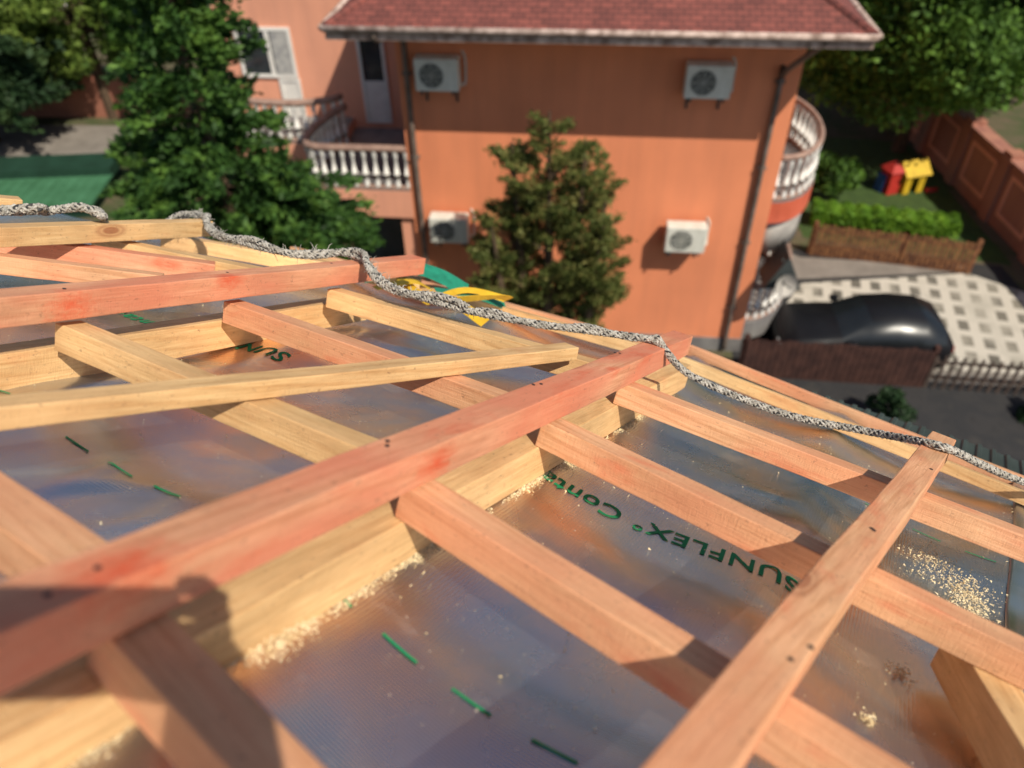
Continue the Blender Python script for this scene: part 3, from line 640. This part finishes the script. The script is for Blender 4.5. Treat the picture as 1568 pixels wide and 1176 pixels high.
for (x,w,zl,zb,zt,wt) in st:
    v+=[(x,-w*.95,zl),(x,-w,(zl+zb)/2),(x,-w*.96,zb),(x,-wt,zt),(x,0,zt+.03),(x,wt,zt),(x,w*.96,zb),(x,w,(zl+zb)/2),(x,w*.95,zl)]
for i in range(len(st)-1):
    for k in range(8):
        f.append((i*9+k,i*9+k+1,(i+1)*9+k+1,(i+1)*9+k))
        cab=i>=4 and i<=7
        g = (cab and k in (2,5)) or (i in (4,) and k in (3,4)) or (i==7 and k in (3,4))
        mi.append(1 if g else 0)
    f.append((i*9+8,i*9,(i+1)*9,(i+1)*9+8)); mi.append(0)
f.append(tuple(range(8,-1,-1))); f.append(tuple((len(st)-1)*9+k for k in range(9))); mi+=[0,0]
o=mesh('body',v,f,[M_cp,M_cg],CR,mi,True)
b=B()
for x in (-1.35,1.3):
    for y in (-.82,.82):
        n=18; 
        for (r,hw,mm) in ((.32,.10,0),(.20,.105,1)):
            vv=[(x+r*math.cos(2*math.pi*i/n),y+sgn*hw,.32+r*math.sin(2*math.pi*i/n)) for sgn in (-1,1) for i in range(n)]
            b.add(vv,[tuple(range(n)),tuple(range(2*n-1,n-1,-1))]+[(i,i+n,(i+1)%n+n,(i+1)%n) for i in range(n)],mm)
b.make('wheels',[M_ty,M_al],CR)
b=B()
for y in (-.6,.6): b.box(-2.11,-2.0,y-.16,y+.16,.58,.72,0); b.box(2.04,2.13,y-.14,y+.14,.66,.86,1)
for y in (-.98,.98): b.box(-.55,-.35,y-.08,y+.08,.92,1.05,2)
b.make('lights_and_mirrors',[M_hl,M_tl,M_cp],CR,bevel=.02)

# ------------------------------------------------------------------ vegetation
def leafmat(name,c1,c2,c3,scale=2):
    m,nt,p=newmat(name); L=nt.links; tc=N(nt,'ShaderNodeTexCoord')
    a=N(nt,'ShaderNodeTexNoise'); a.inputs['Scale'].default_value=scale; a.inputs['Detail'].default_value=8; a.inputs['Roughness'].default_value=.65; L.new(tc.outputs['Object'],a.inputs['Vector'])
    r=ramp(nt,a.outputs['Fac'],[(.34,c1),(.5,c2),(.64,c3)]); L.new(r.outputs[0],p.inputs['Base Color']); p.inputs['Roughness'].default_value=.6; p.inputs['Specular IOR Level'].default_value=.25
    tr=N(nt,'ShaderNodeBsdfTranslucent'); L.new(r.outputs[0],tr.inputs['Color']); ms=N(nt,'ShaderNodeMixShader'); ms.inputs[0].default_value=.3
    out=[n for n in nt.nodes if n.type=='OUTPUT_MATERIAL'][0]; L.new(p.outputs[0],ms.inputs[1]); L.new(tr.outputs[0],ms.inputs[2]); L.new(ms.outputs[0],out.inputs['Surface']); return m
M_bark=simple('bark',(.12,.08,.05),(.07,.045,.03),rough=.95,scale=10)
LF_fir=leafmat('fir_needles',(.015,.040,.010),(.045,.11,.022),(.14,.26,.045),2.2)
LF_th=leafmat('thuja_foliage',(.05,.075,.018),(.13,.155,.04),(.27,.24,.08),4)
LF_dec=leafmat('broad_leaves',(.03,.075,.015),(.09,.18,.03),(.18,.33,.05),1.2)
LF_dk=leafmat('dark_fir_needles',(.010,.028,.012),(.03,.065,.025),(.07,.12,.04),1.)
LF_lt=leafmat('light_leaves',(.05,.10,.02),(.13,.20,.035),(.22,.30,.06),1.5)
LF_hg=leafmat('hedge_leaves',(.06,.14,.015),(.16,.32,.03),(.28,.46,.05),3)
def leaves(name,C,S,mat,par,aspect=1.6,dirs=None):
    n=len(C); d=rng.normal(size=(n,3)); 
    if dirs is not None: d=d*.6+dirs
    d/=np.linalg.norm(d,axis=1)[:,None]
    e=rng.normal(size=(n,3)); e-=d*(e*d).sum(1)[:,None]; e/=np.linalg.norm(e,axis=1)[:,None]
    S=S[:,None]; a=d*S*aspect; b=e*S
    v=np.stack([C-a,C-b*.8,C+a,C+b*.8],1).reshape(-1,3)
    me=bpy.data.meshes.new(name); me.vertices.add(4*n); me.vertices.foreach_set('co',v.astype(np.float32).ravel())
    me.loops.add(4*n); me.loops.foreach_set('vertex_index',np.arange(4*n,dtype=np.int32)); me.polygons.add(n)
    me.polygons.foreach_set('loop_start',np.arange(0,4*n,4,dtype=np.int32)); me.polygons.foreach_set('loop_total',np.full(n,4,dtype=np.int32))
    me.materials.append(mat); me.update(calc_edges=True); me.validate()
    return link(bpy.data.objects.new(name,me),par)
def conifer(name,loc,stems,mat,nl=130,leaf=.045,up=.1,thick=.16,rr=(.62,1.12)):
    """stems: list of (dx,dy,[(z,r)..],branches)"""
    T=empty(name,loc); b=B(); C=[];S=[];D=[]
    for (dx,dy,zr,nb) in stems:
        zs=[z for z,_ in zr]; rs=[r for _,r in zr]; h=zs[-1]; rm=max(rs)
        b.tube([(dx*.2,dy*.2,0),(dx*.8+.03,dy*.8,h*.5),(dx,dy,h)],[.14,.09,.015],8)
        zz=np.linspace(zs[0],zs[-1],60); w=np.interp(zz,zs,rs)+.12; w/=w.sum()
        for i in range(nb):
            z=zz[rng.choice(60,p=w)]+rng.uniform(-.05,.05); az=rng.uniform(0,2*math.pi); r=np.interp(z,zs,rs)*rng.uniform(*rr)
            dr=np.array([math.cos(az),math.sin(az),up]); 
            k=int(nl*(.25+r/rm)); t=rng.uniform(.25,1,k)**.7; tw=thick*(1.15-t*.6)
            P=np.array([dx,dy,z])+dr*r*t[:,None]; P[:,2]+= .12*r*np.sin(t*3)-.1*r*t
            P+=rng.normal(size=(k,3))*tw[:,None]*np.array([1,1,.6]); C.append(P); S.append(rng.uniform(.6,1.3,k)*leaf); D.append(np.tile(dr,(k,1)))
            if i%5==0: b.tube([(dx,dy,z),tuple(np.array([dx,dy,z])+dr*r*.8)],[.025,.008],4,0,False)
    b.make('trunk_and_branches',M_bark,T)
    leaves('foliage',np.concatenate(C),np.concatenate(S),mat,T,1.8,np.concatenate(D)); return T
def decid(name,loc,crown,mat,ncl=60,nl=500,leaf=.075,trunk=True,cr=(.5,.95)):
    T=empty(name,loc); (cx,cy,cz,rx,ry,rz)=crown; b=B(); C=[];S=[]
    if trunk: b.tube([(0,0,0),(cx*.3,cy*.3,cz*.45),(cx*.7,cy*.7,cz),(cx,cy,cz+rz*.6)],[.22,.17,.1,.03],8)
    for i in range(ncl):
        d=rng.normal(size=3); d/=np.linalg.norm(d); q=rng.uniform(.45,1.)**.6
        c=np.array([cx,cy,cz])+d*np.array([rx,ry,rz])*q; r=rng.uniform(*cr)*min(rx,rz)*.42
        e=rng.normal(size=(nl,3)); e/=np.linalg.norm(e,axis=1)[:,None]; P=c+e*(r*rng.uniform(.3,1.1,nl)**.6)[:,None]*np.array([1.1,1.1,.75]); C.append(P); S.append(rng.uniform(.6,1.3,nl)*leaf)
        if trunk and i%2==0: b.tube([(cx*.5,cy*.5,cz*.7),tuple((c+np.array([cx*.5,cy*.5,cz*.8]))/2+rng.normal(size=3)*.1),tuple(c)],[.08,.045,.012],5,0,False)
    if b.v: b.make('trunk_and_limbs',M_bark,T)
    leaves('foliage',np.concatenate(C),np.concatenate(S),mat,T,1.3); return T
def HP(s,off):
    e=Vector((math.cos(psi),-math.sin(psi),0)); n=Vector((math.sin(psi),math.cos(psi),0)); q=e*s+n*(13.904+off); return (q.x,q.y,0)
conifer('fir_tree',HP(-5.5,-3.8),[(0,0,[(2.2,1.3),(3.4,1.9),(4.6,1.95),(5.6,1.5),(6.3,1.05),(7.4,.86),(8.6,.80),(10.4,.12)],360),(.75,.1,[(2.5,1.0),(4.4,1.2),(5.3,.75),(5.8,.2)],80),(-.8,-.1,[(2.5,.9),(4.6,1.0),(5.6,.5),(6.0,.2)],70)],LF_fir,170,.040,.22,.12,(.5,1.22))
conifer('thuja_tree',HP(-.72,-1.9),[(0,0,[(.5,1.0),(2.5,1.25),(3.8,1.05),(4.8,.70),(5.5,.42),(6.15,.10)],160),(-.60,.1,[(1.5,.6),(3.4,.66),(4.6,.46),(5.2,.30),(5.6,.08)],60),(.60,.0,[(1.5,.7),(3.6,.72),(4.7,.5),(5.3,.3),(5.65,.08)],60),(.95,-.3,[(1.2,.5),(3.2,.45),(4.2,.30),(4.7,.06)],30),(-1.0,-.2,[(1.2,.4),(3.0,.42),(3.9,.28),(4.4,.06)],26)],LF_th,190,.024,1.0,.085,(.45,1.22))
conifer('fir_tree',(-17.5,25.5,0),[(0,0,[(1.,2.8),(3,2.9),(6,2.2),(9,1.3),(12,.2)],260)],LF_dk,160,.09,.1,.25)
conifer('fir_tree',(-20.5,30,0),[(0,0,[(1.,3.2),(4,3.0),(8,2.2),(13,.2)],260)],LF_dk,160,.10,.1,.28)
decid('deciduous_tree',(-14.2,27.5,0),(0,0,4.2,2.4,2.2,2.6),LF_lt,50,420,.08)
decid('deciduous_tree',(-10.8,26.5,0),(0,0,4.5,1.8,1.8,2.6),LF_dec,40,400,.08)
decid('deciduous_tree',(12.6,23.4,0),(-.9,-1.6,5.4,3.7,3.0,3.3),LF_dec,130,620,.07,True,(.4,.8))
decid('deciduous_tree',(16.5,27,0),(0,0,5,3.8,3.5,3.8),LF_dec,90,420,.10)
decid('deciduous_tree',(9.5,29,0),(0,0,5.5,3.8,3.2,3.8),LF_dec,70,420,.11)
decid('deciduous_tree',(21,33,0),(0,0,5,4,4,4),LF_dk,60,350,.13)
decid('shrub',(9.4,20.6,0),(0,0,.7,.7,.7,.7),LF_dec,16,200,.06,False,(.8,1.1))
decid('shrub',(-11.2,22.6,0),(0,0,.5,.8,.6,.55),LF_dec,16,200,.06,False,(.8,1.1))
decid('shrub',(10.6,11.0,0),(0,0,.35,.4,.35,.4),LF_dk,12,150,.04,False,(.8,1.1))
decid('shrub',(7.4,10.9,0),(0,0,.4,.4,.4,.45),LF_dk,12,150,.04,False,(.8,1.1))
nh=26000; t=rng.uniform(0,1,nh); P=np.stack([8.4+3.6*t,19.0-1.0*t,np.zeros(nh)],1); f_=rng.uniform(-1,1,(nh,2)); P[:,0]+=f_[:,0]*.1; P[:,1]+=f_[:,0]*.33; P[:,2]=.55*rng.uniform(0,1,nh)**.35+.04*np.sin(t*60)
HG=empty('hedge'); leaves('foliage',P,rng.uniform(.6,1.2,nh)*.035,LF_hg,HG,1.2)
M_gt=simple('green_sheet_roof',(.06,.18,.09),(.04,.13,.06),rough=.8,scale=2); M_gt2=simple('dark_green_sheet',(.015,.05,.03),(.01,.035,.02),rough=.7,scale=2)
SH=empty('green_roof_shed',(-14.7,21.0,0),.05); b=B(); b.box(-3,2.6,-1.0,1.6,0,.45); b.make('shed_walls',M_gt2,SH)
b=B(); b.box(-3.2,2.8,-1.2,.6,.45,.53); 
for i in range(20): b.box(-3.1+i*.31,-3.06+i*.31,-1.2,.6,.532,.55)
b.make('shed_roof',M_gt,SH)
b=B(); b.box(-3.2,2.8,.61,1.7,.45,.75); b.make('shed_back_roof',M_gt2,SH)
b=B(); tilebox(b,(-24,28.2),(-9.5,27.2),1.5,.2); b.make('brick_boundary_wall',stucco('red_wall',(.36,.15,.10)))
sheet('dirt_patch',[(-20,24.2),(-11,23.6),(-10.5,26.4),(-20,27.2)],.006,M_con)
def far_house(name,x,y,w,d,h,mat):
    E_=empty(name,(x,y,0)); b=B(); b.box(-w/2,w/2,-d/2,d/2,0,h); b.make('walls',mat,E_)
    mesh('roof',[(-w/2-.4,-d/2-.4,h+.003),(w/2+.4,-d/2-.4,h+.003),(w/2+.4,d/2+.4,h+.003),(-w/2-.4,d/2+.4,h+.003),(-w/2,0,h+2),(w/2,0,h+2)],[(0,1,5,4),(2,3,4,5),(0,4,3),(1,2,5),(3,2,1,0)],M_tile,E_)
    for i in range(3):
        q=-w/2+w*(i+.5)/3; window(q-.5,q+.5,1.2,2.5,-d/2,[q],E_,'window')
far_house('white_house',-26,42,9,8,5,M_wh); far_house('grey_house',24,36,8,8,4,M_con)

# ------------------------------------------------------------------ light
el=math.radians(50); az=math.radians(142)
S=Vector((math.sin(az)*math.cos(el),math.cos(az)*math.cos(el),math.sin(el)))
sd=bpy.data.lights.new('sun','SUN'); sd.energy=5.0; sd.angle=math.radians(.5); sd.color=(1,.92,.78)
so=bpy.data.objects.new('sun',sd); so.rotation_euler=S.to_track_quat('Z','Y').to_euler(); so.location=(0,0,30); link(so)
w=bpy.data.worlds.new('World'); sc.world=w; w.use_nodes=True; nt=w.node_tree
sk=nt.nodes.new('ShaderNodeTexSky'); sk.sky_type='NISHITA'; sk.sun_disc=False; sk.sun_elevation=el; sk.sun_rotation=az
nt.links.new(sk.outputs[0],nt.nodes['Background'].inputs[0]); nt.nodes['Background'].inputs[1].default_value=.09

# ------------------------------------------------------------------ camera
cd=bpy.data.cameras.new('camera'); cd.sensor_width=36; cd.lens=1178/1568*36; cd.clip_start=.02; cd.clip_end=1000
cd.dof.use_dof=True; cd.dof.focus_distance=1.4; cd.dof.aperture_fstop=2.7
co=bpy.data.objects.new('camera',cd); link(co); M=phm.copy(); M.translation=CAM; co.matrix_world=M
sc.camera=co
